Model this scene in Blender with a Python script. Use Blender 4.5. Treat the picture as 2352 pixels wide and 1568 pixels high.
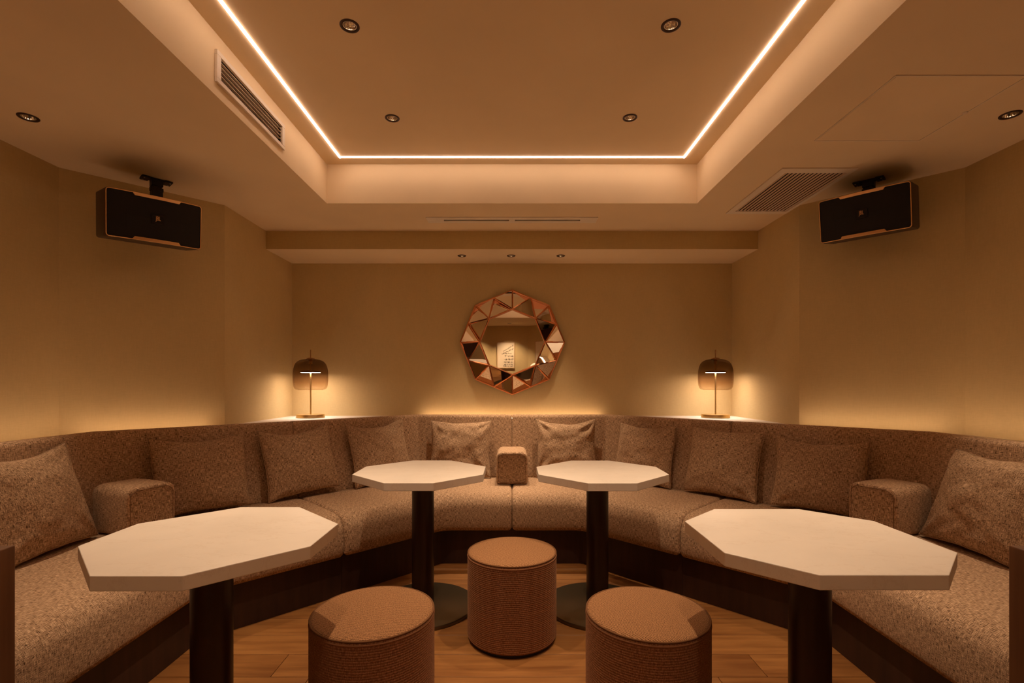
import bpy, bmesh, math, random
from mathutils import Vector, Matrix, noise
from math import pi, sin, cos, sqrt, radians

for o in list(bpy.data.objects):
    bpy.data.objects.remove(o, do_unlink=True)
SC = bpy.context.scene
COL = SC.collection
random.seed(7)

# ------------------------------------------------------------------ camera
EYE = 1.25
cd = bpy.data.cameras.new('camera')
cam = bpy.data.objects.new('camera', cd)
COL.objects.link(cam)
cam.location = (0, 0, EYE)
cam.rotation_euler = (pi / 2, 0, 0)
cd.sensor_width = 36.0
cd.lens = 1130.0 / 2352.0 * 36.0
cd.shift_y = 96.0 / 2352.0
cd.clip_start = 0.02
SC.camera = cam

# ------------------------------------------------------------------ world, exposure
w = bpy.data.worlds.new('world')
SC.world = w
w.use_nodes = True
w.node_tree.nodes['Background'].inputs[0].default_value = (0.02, 0.01, 0.004, 1)
w.node_tree.nodes['Background'].inputs[1].default_value = 0.2
vs = SC.view_settings
vs.view_transform = 'Standard'
vs.look = 'None'
vs.gamma = 1.0
vs.use_curve_mapping = False
vs.exposure = 0.0
cy = SC.cycles
cy.max_bounces = 10
cy.diffuse_bounces = 6
cy.glossy_bounces = 5
cy.transparent_max_bounces = 12
cy.sample_clamp_indirect = 4.0
cy.caustics_reflective = False
cy.caustics_refractive = False
cy.use_denoising = True

# light levels, all lamps the room has
WARM = (1.0, 0.50, 0.215)
STRIP_POWER = 18.0          # light lines round the raised ceiling
COVE_POWER = 13.5           # light strips behind the backrest
TABLE_SPOT = 88.0          # downlights over the tables
SIDE_SPOT = 75.0           # downlights in the low ceiling
BEAM_SPOT = 82.0            # three small downlights over the mirror
LAMP_POWER = 68.0          # table lamp discs

# ------------------------------------------------------------------ dimensions
ZL = 2.445      # low ceiling
ZC = 2.705      # raised ceiling
ZB = 2.3015     # underside of the beam at the back
DB = 4.32       # back wall
DBEAM = 3.858   # front of the beam
NX = 1.93       # niche side wall
ND = 3.305      # where the niche meets the diagonal wall
SX, SD = 2.51, 2.725
CX, CD0, CD1 = 1.23, -0.45, 3.2695
REAR = -1.78
SHELF_Z = 0.965
SEAT_Z = 0.48

# ------------------------------------------------------------------ materials
def new_mat(name):
    m = bpy.data.materials.new(name)
    m.use_nodes = True
    nt = m.node_tree
    return m, nt, nt.nodes['Principled BSDF']

def plain(name, color, rough=0.5, metal=0.0, spec=0.5):
    m, nt, b = new_mat(name)
    b.inputs['Base Color'].default_value = (*color, 1)
    b.inputs['Roughness'].default_value = rough
    b.inputs['Metallic'].default_value = metal
    b.inputs['Specular IOR Level'].default_value = spec
    return m

def node(nt, t, **kw):
    n = nt.nodes.new(t)
    for k, v in kw.items():
        setattr(n, k, v)
    return n

def mapping(nt, src, scale, loc=(0, 0, 0), rot=(0, 0, 0)):
    mp = node(nt, 'ShaderNodeMapping')
    mp.inputs['Scale'].default_value = scale
    mp.inputs['Location'].default_value = loc
    mp.inputs['Rotation'].default_value = rot
    nt.links.new(src, mp.inputs['Vector'])
    return mp.outputs[0]

def noise_tex(nt, vec, scale=1.0, detail=2.0, rough=0.5):
    n = node(nt, 'ShaderNodeTexNoise')
    n.inputs['Scale'].default_value = scale
    n.inputs['Detail'].default_value = detail
    n.inputs['Roughness'].default_value = rough
    nt.links.new(vec, n.inputs['Vector'])
    return n.outputs['Fac']

def ramp(nt, fac, stops):
    r = node(nt, 'ShaderNodeValToRGB')
    els = r.color_ramp.elements
    while len(els) < len(stops):
        els.new(0.5)
    for e, (p, c) in zip(els, stops):
        e.position = p
        e.color = (*c, 1) if len(c) == 3 else c
    nt.links.new(fac, r.inputs[0])
    return r.outputs[0]

def math_node(nt, op, a, b):
    n = node(nt, 'ShaderNodeMath', operation=op)
    for i, v in enumerate((a, b)):
        if isinstance(v, (int, float)):
            n.inputs[i].default_value = v
        elif v is not None:
            nt.links.new(v, n.inputs[i])
    return n.outputs[0]

def bump(nt, bsdf, height, strength=0.3, dist=0.002):
    b = node(nt, 'ShaderNodeBump')
    b.inputs['Strength'].default_value = strength
    b.inputs['Distance'].default_value = dist
    nt.links.new(height, b.inputs['Height'])
    nt.links.new(b.outputs[0], bsdf.inputs['Normal'])

def mat_tweed(name, dark, mid, light, fine=500, lng=46, p=(0.385, 0.475, 0.63)):
    m, nt, b = new_mat(name)
    uv = node(nt, 'ShaderNodeTexCoord').outputs['UV']
    a = noise_tex(nt, mapping(nt, uv, (lng, fine, 1)), 1.0, 2.0, 0.6)
    c = noise_tex(nt, mapping(nt, uv, (fine, lng, 1), (7, 3, 0)), 1.0, 2.0, 0.6)
    s = math_node(nt, 'MULTIPLY', math_node(nt, 'ADD', a, c), 0.5)
    patch = noise_tex(nt, mapping(nt, uv, (26, 26, 1), (3, 8, 0)), 1.0, 3.0, 0.6)
    s = math_node(nt, 'ADD', s, math_node(nt, 'MULTIPLY', math_node(nt, 'SUBTRACT', patch, 0.5), 0.05))
    col = ramp(nt, s, [(p[0], dark), (p[1], mid), (p[2], light)])
    nt.links.new(col, b.inputs['Base Color'])
    b.inputs['Roughness'].default_value = 0.95
    b.inputs['Specular IOR Level'].default_value = 0.15
    b.inputs['Sheen Weight'].default_value = 0.25
    b.inputs['Sheen Roughness'].default_value = 0.5
    b.inputs['Sheen Tint'].default_value = (0.8, 0.6, 0.4, 1)
    bump(nt, b, s, 0.7, 0.004)
    return m

def mat_paint(name, color, rough=0.85, amp=0.06):
    m, nt, b = new_mat(name)
    oc = node(nt, 'ShaderNodeTexCoord').outputs['Object']
    n = noise_tex(nt, oc, 1.3, 3.0)
    lo = tuple(c * (1 - amp) for c in color)
    hi = tuple(min(1, c * (1 + amp)) for c in color)
    nt.links.new(ramp(nt, n, [(0.3, lo), (0.7, hi)]), b.inputs['Base Color'])
    b.inputs['Roughness'].default_value = rough
    b.inputs['Specular IOR Level'].default_value = 0.2
    f = noise_tex(nt, oc, 220.0, 1.0)
    bump(nt, b, f, 0.08, 0.001)
    return m

def mat_wallcloth(name, color):
    m, nt, b = new_mat(name)
    oc = node(nt, 'ShaderNodeTexCoord').outputs['Object']
    big = noise_tex(nt, mapping(nt, oc, (1.2, 1.2, 0.7)), 1.5, 4.0, 0.6)
    ver = noise_tex(nt, mapping(nt, oc, (160, 160, 25)), 1.0, 2.0)
    hor = noise_tex(nt, mapping(nt, oc, (25, 25, 160)), 1.0, 2.0)
    weave = math_node(nt, 'MULTIPLY', math_node(nt, 'ADD', ver, hor), 0.5)
    s = math_node(nt, 'ADD', math_node(nt, 'MULTIPLY', big, 0.55), math_node(nt, 'MULTIPLY', weave, 0.45))
    lo = tuple(c * 0.91 for c in color)
    hi = tuple(min(1, c * 1.06) for c in color)
    nt.links.new(ramp(nt, s, [(0.35, lo), (0.65, hi)]), b.inputs['Base Color'])
    b.inputs['Roughness'].default_value = 0.9
    b.inputs['Specular IOR Level'].default_value = 0.2
    bump(nt, b, weave, 0.12, 0.0015)
    return m

def mat_stone(name, base, vein):
    m, nt, b = new_mat(name)
    oc = node(nt, 'ShaderNodeTexCoord').outputs['Object']
    n1 = noise_tex(nt, oc, 3.2, 6.0, 0.62)
    n2 = noise_tex(nt, mapping(nt, oc, (1, 2.4, 1), (3, 1, 0), (0, 0, 0.6)), 2.2, 8.0, 0.7)
    v = math_node(nt, 'ABSOLUTE', math_node(nt, 'SUBTRACT', n2, 0.5), 0)
    veins = ramp(nt, v, [(0.0, (1, 1, 1)), (0.014, (0, 0, 0))])
    cloud = ramp(nt, n1, [(0.35, tuple(c * 0.93 for c in base)), (0.65, base)])
    mx = node(nt, 'ShaderNodeMix', data_type='RGBA')
    nt.links.new(math_node(nt, 'MULTIPLY', veins, 0.15), mx.inputs[0])
    nt.links.new(cloud, mx.inputs[6])
    mx.inputs[7].default_value = (*vein, 1)
    nt.links.new(mx.outputs[2], b.inputs['Base Color'])
    b.inputs['Roughness'].default_value = 0.42
    b.inputs['Specular IOR Level'].default_value = 0.35
    return m

def mat_wood(name, dark, light, rough=0.45, axis='X', scale=1.0, info=True):
    m, nt, b = new_mat(name)
    oc = node(nt, 'ShaderNodeTexCoord').outputs['Object']
    st = {'X': (2.2, 26, 26), 'Y': (26, 2.2, 26), 'Z': (26, 26, 2.2)}[axis]
    st = tuple(s * scale for s in st)
    if info:
        oi = node(nt, 'ShaderNodeObjectInfo')
        cmb = node(nt, 'ShaderNodeCombineXYZ')
        nt.links.new(math_node(nt, 'MULTIPLY', oi.outputs['Random'], 37.0), cmb.inputs[0])
        nt.links.new(math_node(nt, 'MULTIPLY', oi.outputs['Random'], 91.0), cmb.inputs[1])
        va = node(nt, 'ShaderNodeVectorMath', operation='ADD')
        nt.links.new(oc, va.inputs[0]); nt.links.new(cmb.outputs[0], va.inputs[1])
        oc = va.outputs[0]
    g = noise_tex(nt, mapping(nt, oc, st), 1.0, 5.0, 0.6)
    big = noise_tex(nt, oc, 2.5, 3.0)
    s = math_node(nt, 'ADD', math_node(nt, 'MULTIPLY', g, 0.65), math_node(nt, 'MULTIPLY', big, 0.35))
    if info:
        s = math_node(nt, 'ADD', s, math_node(nt, 'MULTIPLY', math_node(nt, 'SUBTRACT', oi.outputs['Random'], 0.5), 0.14))
    nt.links.new(ramp(nt, s, [(0.32, dark), (0.68, light)]), b.inputs['Base Color'])
    b.inputs['Roughness'].default_value = rough
    bump(nt, b, g, 0.12, 0.001)
    return m

def mat_emit(name, color, strength):
    m = bpy.data.materials.new(name)
    m.use_nodes = True
    nt = m.node_tree
    nt.nodes.clear()
    e = node(nt, 'ShaderNodeEmission')
    e.inputs[0].default_value = (*color, 1)
    e.inputs[1].default_value = strength
    o = node(nt, 'ShaderNodeOutputMaterial')
    nt.links.new(e.outputs[0], o.inputs[0])
    return m

def mat_smoked(name):
    m = bpy.data.materials.new(name)
    m.use_nodes = True
    nt = m.node_tree
    nt.nodes.clear()
    tc = node(nt, 'ShaderNodeTexCoord').outputs['Object']
    sx = node(nt, 'ShaderNodeSeparateXYZ')
    nt.links.new(tc, sx.inputs[0])
    mr = node(nt, 'ShaderNodeMapRange')
    mr.inputs[1].default_value = 0.235
    mr.inputs[2].default_value = 0.47
    nt.links.new(sx.outputs[2], mr.inputs[0])
    colr = ramp(nt, mr.outputs[0], [(0.0, (0.90, 0.84, 0.78)), (0.25, (0.74, 0.63, 0.54)), (1.0, (0.40, 0.31, 0.22))])
    tr = node(nt, 'ShaderNodeBsdfTransparent')
    nt.links.new(colr, tr.inputs[0])
    gl = node(nt, 'ShaderNodeBsdfGlossy')
    gl.inputs['Roughness'].default_value = 0.03
    lw = node(nt, 'ShaderNodeLayerWeight')
    lw.inputs[0].default_value = 0.12
    fac = math_node(nt, 'MULTIPLY', lw.outputs['Fresnel'], 0.28)
    mix = node(nt, 'ShaderNodeMixShader')
    nt.links.new(fac, mix.inputs[0])
    nt.links.new(tr.outputs[0], mix.inputs[1])
    nt.links.new(gl.outputs[0], mix.inputs[2])
    o = node(nt, 'ShaderNodeOutputMaterial')
    nt.links.new(mix.outputs[0], o.inputs[0])
    return m

def mat_rib(name, dark, light):
    m, nt, b = new_mat(name)
    uv = node(nt, 'ShaderNodeTexCoord').outputs['UV']
    a = noise_tex(nt, mapping(nt, uv, (130, 420, 1)), 1.0, 2.0, 0.6)
    c = noise_tex(nt, mapping(nt, uv, (420, 60, 1), (5, 2, 0)), 1.0, 2.0, 0.6)
    s = math_node(nt, 'MULTIPLY', math_node(nt, 'ADD', a, c), 0.5)
    nt.links.new(ramp(nt, s, [(0.38, dark), (0.60, light)]), b.inputs['Base Color'])
    b.inputs['Roughness'].default_value = 0.92
    b.inputs['Specular IOR Level'].default_value = 0.15
    b.inputs['Sheen Weight'].default_value = 0.2
    b.inputs['Sheen Tint'].default_value = (0.8, 0.5, 0.3, 1)
    bump(nt, b, s, 0.5, 0.003)
    return m

def mat_ribtop(name, dark, light):
    m, nt, b = new_mat(name)
    uv = node(nt, 'ShaderNodeTexCoord').outputs['UV']
    wv = node(nt, 'ShaderNodeTexWave', wave_type='BANDS', bands_direction='Y')
    wv.inputs['Scale'].default_value = 46.0
    wv.inputs['Distortion'].default_value = 0.8
    wv.inputs['Detail'].default_value = 2.0
    wv.inputs['Detail Scale'].default_value = 2.0
    nt.links.new(mapping(nt, uv, (1, 1, 1), (0, 0, 0), (0, 0, 0.35)), wv.inputs['Vector'])
    a = noise_tex(nt, mapping(nt, uv, (260, 260, 1)), 1.0, 2.0, 0.6)
    s = math_node(nt, 'ADD', math_node(nt, 'MULTIPLY', wv.outputs['Fac'], 0.24), math_node(nt, 'MULTIPLY', a, 0.76))
    nt.links.new(ramp(nt, s, [(0.32, dark), (0.66, light)]), b.inputs['Base Color'])
    b.inputs['Roughness'].default_value = 0.92
    b.inputs['Specular IOR Level'].default_value = 0.15
    bump(nt, b, s, 0.4, 0.003)
    return m

M = {}
M['ceiling'] = mat_paint('ceiling_paint', (0.80, 0.645, 0.43))
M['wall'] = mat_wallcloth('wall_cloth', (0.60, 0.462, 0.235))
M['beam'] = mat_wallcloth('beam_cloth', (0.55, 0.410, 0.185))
M['tweed'] = mat_tweed('tweed', (0.050, 0.021, 0.009), (0.36, 0.222, 0.128), (0.82, 0.585, 0.385))
M['cushion'] = mat_tweed('cushion_tweed', (0.045, 0.020, 0.009), (0.32, 0.200, 0.115), (0.76, 0.54, 0.355))
M['piping'] = plain('dark_piping', (0.22, 0.13, 0.075), 0.9, 0, 0.1)
M['stone'] = mat_stone('cream_stone', (0.82, 0.74, 0.64), (0.50, 0.36, 0.24))
M['shelf'] = mat_stone('shelf_stone', (0.80, 0.72, 0.62), (0.6, 0.5, 0.4))
M['pole'] = mat_wood('dark_lacquer', (0.010, 0.003, 0.002), (0.035, 0.012, 0.007), 0.38, 'Z', 1.0, False)
M['kick'] = mat_wood('kick_wood', (0.018, 0.006, 0.004), (0.05, 0.018, 0.010), 0.5, 'Z', 1.0, False)
M['panelwood'] = mat_wood('panel_wood', (0.09, 0.035, 0.015), (0.17, 0.075, 0.03), 0.45, 'Z', 1.0, False)
M['floor'] = mat_wood('oak_plank', (0.16, 0.058, 0.014), (0.35, 0.158, 0.045), 0.38, 'X')
M['joint'] = plain('floor_joint', (0.02, 0.009, 0.004), 0.9)
M['disc'] = plain('bronze_disc', (0.16, 0.125, 0.075), 0.34, 0.85)
M['rib'] = mat_rib('ribbed_cloth', (0.13, 0.048, 0.020), (0.34, 0.160, 0.080))
M['ribtop'] = mat_ribtop('ribbed_cloth_top', (0.10, 0.040, 0.015), (0.41, 0.215, 0.098))
M['black'] = plain('black_plastic', (0.010, 0.007, 0.006), 0.55)
M['blackmetal'] = plain('black_metal', (0.012, 0.009, 0.008), 0.35, 0.5)
M['walnut'] = mat_wood('speaker_walnut', (0.018, 0.004, 0.002), (0.038, 0.010, 0.005), 0.45, 'X', 1.0, False)
M['grille'] = plain('speaker_grille', (0.006, 0.004, 0.004), 0.8)
M['gold'] = plain('speaker_gold', (0.85, 0.52, 0.24), 0.35, 0.9)
M['brass'] = plain('brass', (0.86, 0.62, 0.28), 0.30, 1.0)
M['brassdark'] = plain('aged_brass', (0.42, 0.24, 0.12), 0.35, 1.0)
M['copper'] = plain('copper', (0.66, 0.27, 0.125), 0.25, 1.0)
M['mirror'] = plain('mirror_glass', (0.90, 0.84, 0.76), 0.015, 1.0)
M['chrome'] = plain('chrome', (0.85, 0.80, 0.74), 0.08, 1.0)
M['trimring'] = plain('bronze_ring', (0.05, 0.022, 0.012), 0.45, 0.4)
M['ventwhite'] = plain('vent_white', (0.78, 0.69, 0.57), 0.6)
M['ventdark'] = plain('vent_dark', (0.015, 0.009, 0.006), 0.9)
M['slat'] = plain('vent_slat', (0.62, 0.50, 0.37), 0.6)
M['slatbrown'] = plain('ceiling_slat', (0.62, 0.47, 0.33), 0.6)
M['screw'] = plain('screw_steel', (0.5, 0.45, 0.4), 0.3, 1.0)
M['paper'] = plain('art_paper', (0.80, 0.68, 0.50), 0.8)
M['ink'] = plain('art_ink', (0.02, 0.012, 0.01), 0.8)
M['frame'] = plain('art_frame', (0.55, 0.38, 0.2), 0.5)
M['smoked'] = mat_smoked('smoked_glass')
M['strip'] = mat_emit('light_line', (1.0, 0.68, 0.50), STRIP_POWER)
M['cove'] = mat_emit('cove_light', (1.0, 0.66, 0.44), COVE_POWER)
M['disclight'] = mat_emit('lamp_disc_light', (1.0, 0.82, 0.72), LAMP_POWER)
M['bulb'] = mat_emit('bulb', (1.0, 0.72, 0.45), 30.0)
M['globe'] = mat_emit('globe_glass', (1.0, 0.66, 0.36), 1.6)

# ------------------------------------------------------------------ helpers
def link(o, parent=None):
    COL.objects.link(o)
    if parent is not None:
        o.parent = parent
    return o

def mesh_obj(name, verts, faces, mat, parent=None, uvs=None, smooth=False, loc=None):
    me = bpy.data.meshes.new(name)
    me.from_pydata([tuple(v) for v in verts], [], faces)
    if uvs is not None:
        ul = me.uv_layers.new(name='UVMap')
        for p in me.polygons:
            for li in p.loop_indices:
                ul.data[li].uv = uvs[me.loops[li].vertex_index]
    if smooth:
        me.shade_smooth()
    me.materials.append(mat)
    me.update()
    o = bpy.data.objects.new(name, me)
    if loc is not None:
        o.location = loc
    return link(o, parent)

def bm_obj(name, bm, mat, parent=None, smooth=False, loc=None, uvbox=False, fix=True):
    if fix:
        bmesh.ops.recalc_face_normals(bm, faces=bm.faces)
    me = bpy.data.meshes.new(name)
    bm.to_mesh(me)
    bm.free()
    me.materials.append(mat)
    if smooth:
        me.shade_smooth()
    if uvbox:
        box_uv(me)
    o = bpy.data.objects.new(name, me)
    if loc is not None:
        o.location = loc
    return link(o, parent)

def box_uv(me):
    ul = me.uv_layers.new(name='UVMap') if not me.uv_layers else me.uv_layers[0]
    for p in me.polygons:
        n = p.normal
        ax = max(range(3), key=lambda i: abs(n[i]))
        for li in p.loop_indices:
            c = me.vertices[me.loops[li].vertex_index].co
            if ax == 0: uv = (c.y, c.z)
            elif ax == 1: uv = (c.x, c.z)
            else: uv = (c.x, c.y)
            ul.data[li].uv = uv

def bbox(bm, x0, x1, y0, y1, z0, z1, bev=0.0, seg=2):
    r = bmesh.ops.create_cube(bm, size=1.0)
    vs_ = r['verts']
    for v in vs_:
        v.co = Vector(((x0 + x1) / 2 + v.co.x * (x1 - x0), (y0 + y1) / 2 + v.co.y * (y1 - y0), (z0 + z1) / 2 + v.co.z * (z1 - z0)))
    if bev > 0:
        es = list({e for v in vs_ for e in v.link_edges})
        bmesh.ops.bevel(bm, geom=es, offset=bev, segments=seg, profile=0.5, affect='EDGES')

def box(name, x0, x1, y0, y1, z0, z1, mat, parent=None, bev=0.0, seg=2, loc=None):
    bm = bmesh.new()
    bbox(bm, x0, x1, y0, y1, z0, z1, bev, seg)
    return bm_obj(name, bm, mat, parent, loc=loc)

def prism(name, poly, z0, z1, mat, parent=None, bev=0.0, loc=None, smooth=False):
    bm = bmesh.new()
    a = [bm.verts.new((x, y, z0)) for x, y in poly]
    b = [bm.verts.new((x, y, z1)) for x, y in poly]
    bm.faces.new(a[::-1]); bm.faces.new(b)
    n = len(poly)
    for i in range(n):
        bm.faces.new((a[i], a[(i + 1) % n], b[(i + 1) % n], b[i]))
    if bev > 0:
        bmesh.ops.bevel(bm, geom=list(bm.edges), offset=bev, segments=2, profile=0.5, affect='EDGES')
    return bm_obj(name, bm, mat, parent, loc=loc, smooth=smooth)

def lathe(name, prof, mat, parent=None, seg=64, smooth=True, loc=None, closed=False, uv=False):
    verts, faces, uvs = [], [], []
    n = len(prof)
    L = [0]
    for i in range(1, n):
        L.append(L[-1] + math.dist(prof[i], prof[i - 1]))
    R = max(p[0] for p in prof)
    for j in range(seg + (1 if uv else 0)):
        a = 2 * pi * j / seg
        for i, (r, z) in enumerate(prof):
            verts.append((r * cos(a), r * sin(a), z))
            uvs.append((a * R, L[i]))
    m = seg + (1 if uv else 0)
    for j in range(seg):
        k = (j + 1) % m
        for i in range(n - 1):
            q = (j * n + i, k * n + i, k * n + i + 1, j * n + i + 1)
            faces.append(q)
        if closed:
            faces.append((j * n + n - 1, k * n + n - 1, k * n, j * n))
    return mesh_obj(name, verts, faces, mat, parent, uvs if uv else None, smooth, loc)

def tube(name, pts, r, mat, parent=None, seg=8, closed=False, loc=None):
    pts = [Vector(p) for p in pts]
    n = len(pts)
    verts, faces = [], []
    up = None
    for i, p in enumerate(pts):
        if closed:
            t = (pts[(i + 1) % n] - pts[(i - 1) % n]).normalized()
        else:
            t = (pts[min(i + 1, n - 1)] - pts[max(i - 1, 0)]).normalized()
        if up is None:
            up = Vector((0, 0, 1)) if abs(t.z) < 0.9 else Vector((1, 0, 0))
        s = t.cross(up).normalized()
        up = s.cross(t).normalized()
        for k in range(seg):
            a = 2 * pi * k / seg
            verts.append(p + (s * cos(a) + up * sin(a)) * r)
    m = n if closed else n - 1
    for i in range(m):
        j = (i + 1) % n
        for k in range(seg):
            l = (k + 1) % seg
            faces.append((i * seg + k, j * seg + k, j * seg + l, i * seg + l))
    if not closed:
        faces.append(tuple(range(seg))[::-1])
        faces.append(tuple((n - 1) * seg + k for k in range(seg)))
    return mesh_obj(name, verts, faces, mat, parent, None, True, loc)

def thing(name, label, cat, loc=(0, 0, 0), group=None, rot=None):
    o = bpy.data.objects.new(name, None)
    COL.objects.link(o)
    o.location = loc
    if rot is not None:
        o.rotation_euler = rot
    o.empty_display_size = 0.1
    o['label'] = label
    o['category'] = cat
    if group:
        o['group'] = group
    return o

def tag(o, label, cat, group=None):
    o['label'] = label
    o['category'] = cat
    if group:
        o['group'] = group
    return o

def struct(o):
    o['kind'] = 'structure'
    return o

def empty_struct(name, loc=(0, 0, 0)):
    o = bpy.data.objects.new(name, None)
    COL.objects.link(o)
    o.location = loc
    o['kind'] = 'structure'
    return o

def copy_tree(o, parent=None):
    c = o.copy()
    COL.objects.link(c)
    if parent is not None:
        c.parent = parent
    for ch in list(o.children):
        copy_tree(ch, c)
    return c

def circle(cx, cy, r, n=24):
    return [(cx + r * cos(2 * pi * i / n), cy + r * sin(2 * pi * i / n)) for i in range(n)]

def rect(x0, x1, y0, y1):
    return [(x0, y0), (x1, y0), (x1, y1), (x0, y1)]

def holed(name, outer, holes, fn, mat, parent=None):
    """flat sheet with holes; fn maps (a,b) to 3-D"""
    bm = bmesh.new()
    edges = []
    for loop in [outer] + holes:
        vv = [bm.verts.new(fn(a, b)) for a, b in loop]
        for i in range(len(vv)):
            edges.append(bm.edges.new((vv[i], vv[(i + 1) % len(vv)])))
    bmesh.ops.triangle_fill(bm, use_beauty=True, use_dissolve=False, edges=edges)
    return bm_obj(name, bm, mat, parent)

# ------------------------------------------------------------------ room shell
def wall_seg(name, a, b, z0=0.0, z1=2.75, th=0.1, mat=None):
    ax, ay = a; bx_, by = b
    d = Vector((bx_ - ax, by - ay)).normalized()
    n = Vector((d.y, -d.x))           # outward (away from the room) for the order used below
    poly = [a, b, (bx_ + n.x * th, by + n.y * th), (ax + n.x * th, ay + n.y * th)]
    return struct(prism(name, poly, z0, z1, mat or M['wall']))

# listed so that the right-hand normal of a->b points out of the room
wall_seg('wall_back', (NX, DB), (-NX, DB))
wall_seg('wall_niche_left', (-NX, DB), (-NX, ND))
wall_seg('wall_diagonal_left', (-NX, ND), (-SX, SD))
wall_seg('wall_left', (-SX, SD), (-SX, REAR))
wall_seg('wall_niche_right', (NX, ND), (NX, DB))
wall_seg('wall_diagonal_right', (SX, SD), (NX, ND))
wall_seg('wall_right', (SX, -0.7), (SX, SD))
wall_seg('wall_rear', (-SX, REAR), (0.336, REAR))
wall_seg('wall_rear_diagonal', (0.336, REAR), (1.416, -0.70))
wall_seg('wall_rear_right', (1.416, -0.70), (SX, -0.70))
# floor: a dark joint bed and individual planks
floor = empty_struct('floor')
fl_bed = box('underfloor', -2.6, 2.6, REAR - 0.1, DB, -0.06, -0.012, M['joint'], floor)
ROW = 0.174
y0 = 2.096 - ROW * 23
r = 0
joint_rows = {23: (-1.03, 1.09)}
plank_mesh = {}
while y0 + ROW * r < 3.6:
    ya = y0 + ROW * r
    if r in joint_rows:
        js = [-2.6] + [-1.03, 1.09] + [2.6]
    else:
        off = [0.0, 0.83, -0.62, 0.31, -1.1, 0.55][r % 6] + random.uniform(-0.1, 0.1)
        js = [-2.6]
        for k in (-1.72, 0.02, 1.76):
            xx = k + off * 0.8
            if -2.3 < xx < 2.3:
                js.append(xx)
        js.append(2.6)
        if 24 <= r <= 31:   # no joint shows in the open strip of floor between the tables
            js = [x for x in js if abs(x) > 1.35]
    for a, b in zip(js[:-1], js[1:]):
        g = 0.0011
        dz = random.uniform(-0.0006, 0.0)
        box('plank', -(b - a) / 2 + g, (b - a) / 2 - g, -ROW / 2 + g, ROW / 2 - g, -0.012, 0.0, M['floor'], floor, 0.0009, 1,
            loc=((a + b) / 2, ya + ROW / 2, dz))
    r += 1

# ceiling: low part, beam, coffer walls and raised part
ceil = empty_struct('ceiling', (0, 0, ZL))
def up(z):
    return lambda a, b: (a, b, z - ZL)

DL_COFFER = [(-0.661, 2.003), (0.646, 2.0), (-0.657, 2.70), (0.646, 2.695), (-0.66, 1.30), (0.65, 1.30), (-0.66, 0.6), (0.65, 0.6)]
DL_SIDE = [(-2.173, 2.21), (2.217, 2.189)]
DL_REAR = [(-0.75, -1.30), (-0.05, -1.30)]
DL_BEAM = [(-0.413, 4.055), (-0.007, 4.055), (0.402, 4.055)]
HR = 0.031
outline = [(-SX, REAR), (-SX, SD), (-NX, ND), (-NX, DBEAM), (NX, DBEAM), (NX, ND), (SX, SD), (SX, -0.70), (1.416, -0.70), (0.336, REAR)]
G_IN = (1.545, 1.90, 2.785, 3.405)      # grille opening
S_Y = (3.584, 3.608)
SLOTS = [(-0.498, -0.022), (0.022, 0.498)]
holes = [rect(-CX, CX, CD0, CD1)]
holes += [circle(x, y, HR) for x, y in DL_SIDE + DL_REAR]
holes.append(rect(*G_IN))
for a, b in SLOTS:
    holes.append(rect(a, b, *S_Y))
holed('low_ceiling', outline, holes, up(ZL), M['ceiling'], ceil)
holed('raised_ceiling', rect(-CX, CX, CD0, CD1), [circle(x, y, HR) for x, y in DL_COFFER], up(ZC), M['ceiling'], ceil)
V_Y = (2.062, 2.612); V_Z = (2.517, 2.613)
for sgn in (-1, 1):
    hs = [rect(V_Y[0], V_Y[1], V_Z[0], V_Z[1])] if sgn < 0 else []
    holed('coffer_side', rect(CD0, CD1, ZL, ZC), hs, lambda a, b, s=sgn: (s * CX, a, b - ZL), M['ceiling'], ceil)
holed('coffer_side', rect(-CX, CX, ZL, ZC), [], lambda a, b: (a, CD1, b - ZL), M['ceiling'], ceil)
holed('coffer_side', rect(-CX, CX, ZL, ZC), [], lambda a, b: (a, CD0, b - ZL), M['ceiling'], ceil)
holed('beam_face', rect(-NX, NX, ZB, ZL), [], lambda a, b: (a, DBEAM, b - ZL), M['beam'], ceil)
holed('beam_underside', rect(-NX, NX, DBEAM, DB), [circle(x, y, HR * 0.9) for x, y in DL_BEAM], up(ZB), M['ceiling'], ceil)
box('slab', -2.7, 2.7, REAR - 0.1, DB + 0.1, ZC + 0.12 - ZL, ZC + 0.2 - ZL, M['black'], ceil)

# light lines of the raised ceiling: half-round diffusers
LX, LY1, LY0, LW = 1.108, 3.163, -0.33, 0.0074
ll = thing('ceiling_light_line', 'glowing warm light line running round the raised part of the ceiling', 'light', (0, 0, ZC))
def half_round(name, a, b, w_, h_, mat, parent):
    a = Vector((a[0], a[1], 0)); b = Vector((b[0], b[1], 0))
    d = (b - a).normalized(); s = Vector((d.y, -d.x, 0))
    prof = [(-w_, 0.004)] + [(-w_ * cos(pi * k / 8), -h_ * sin(pi * k / 8)) for k in range(9)] + [(w_, 0.004)]
    verts = []
    for p in (a, b):
        for q, z in prof:
            verts.append(p + s * q + Vector((0, 0, z)))
    n = len(prof)
    faces = [(i, i + 1, n + i + 1, n + i) for i in range(n - 1)] + [tuple(range(n))[::-1], tuple(range(n, 2 * n)), (0, n, 2 * n - 1, n - 1)]
    return mesh_obj(name, verts, faces, mat, parent, None, False)
half_round('light_strip', (-LX, LY0), (-LX, LY1 + LW), LW, 0.006, M['strip'], ll)
half_round('light_strip', (LX, LY1 + LW), (LX, LY0), LW, 0.006, M['strip'], ll)
half_round('light_strip', (-LX + LW, LY1), (LX - LW, LY1), LW, 0.006, M['strip'], ll)
half_round('light_strip', (LX - LW, LY0), (-LX + LW, LY0), LW, 0.006, M['strip'], ll)

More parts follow.
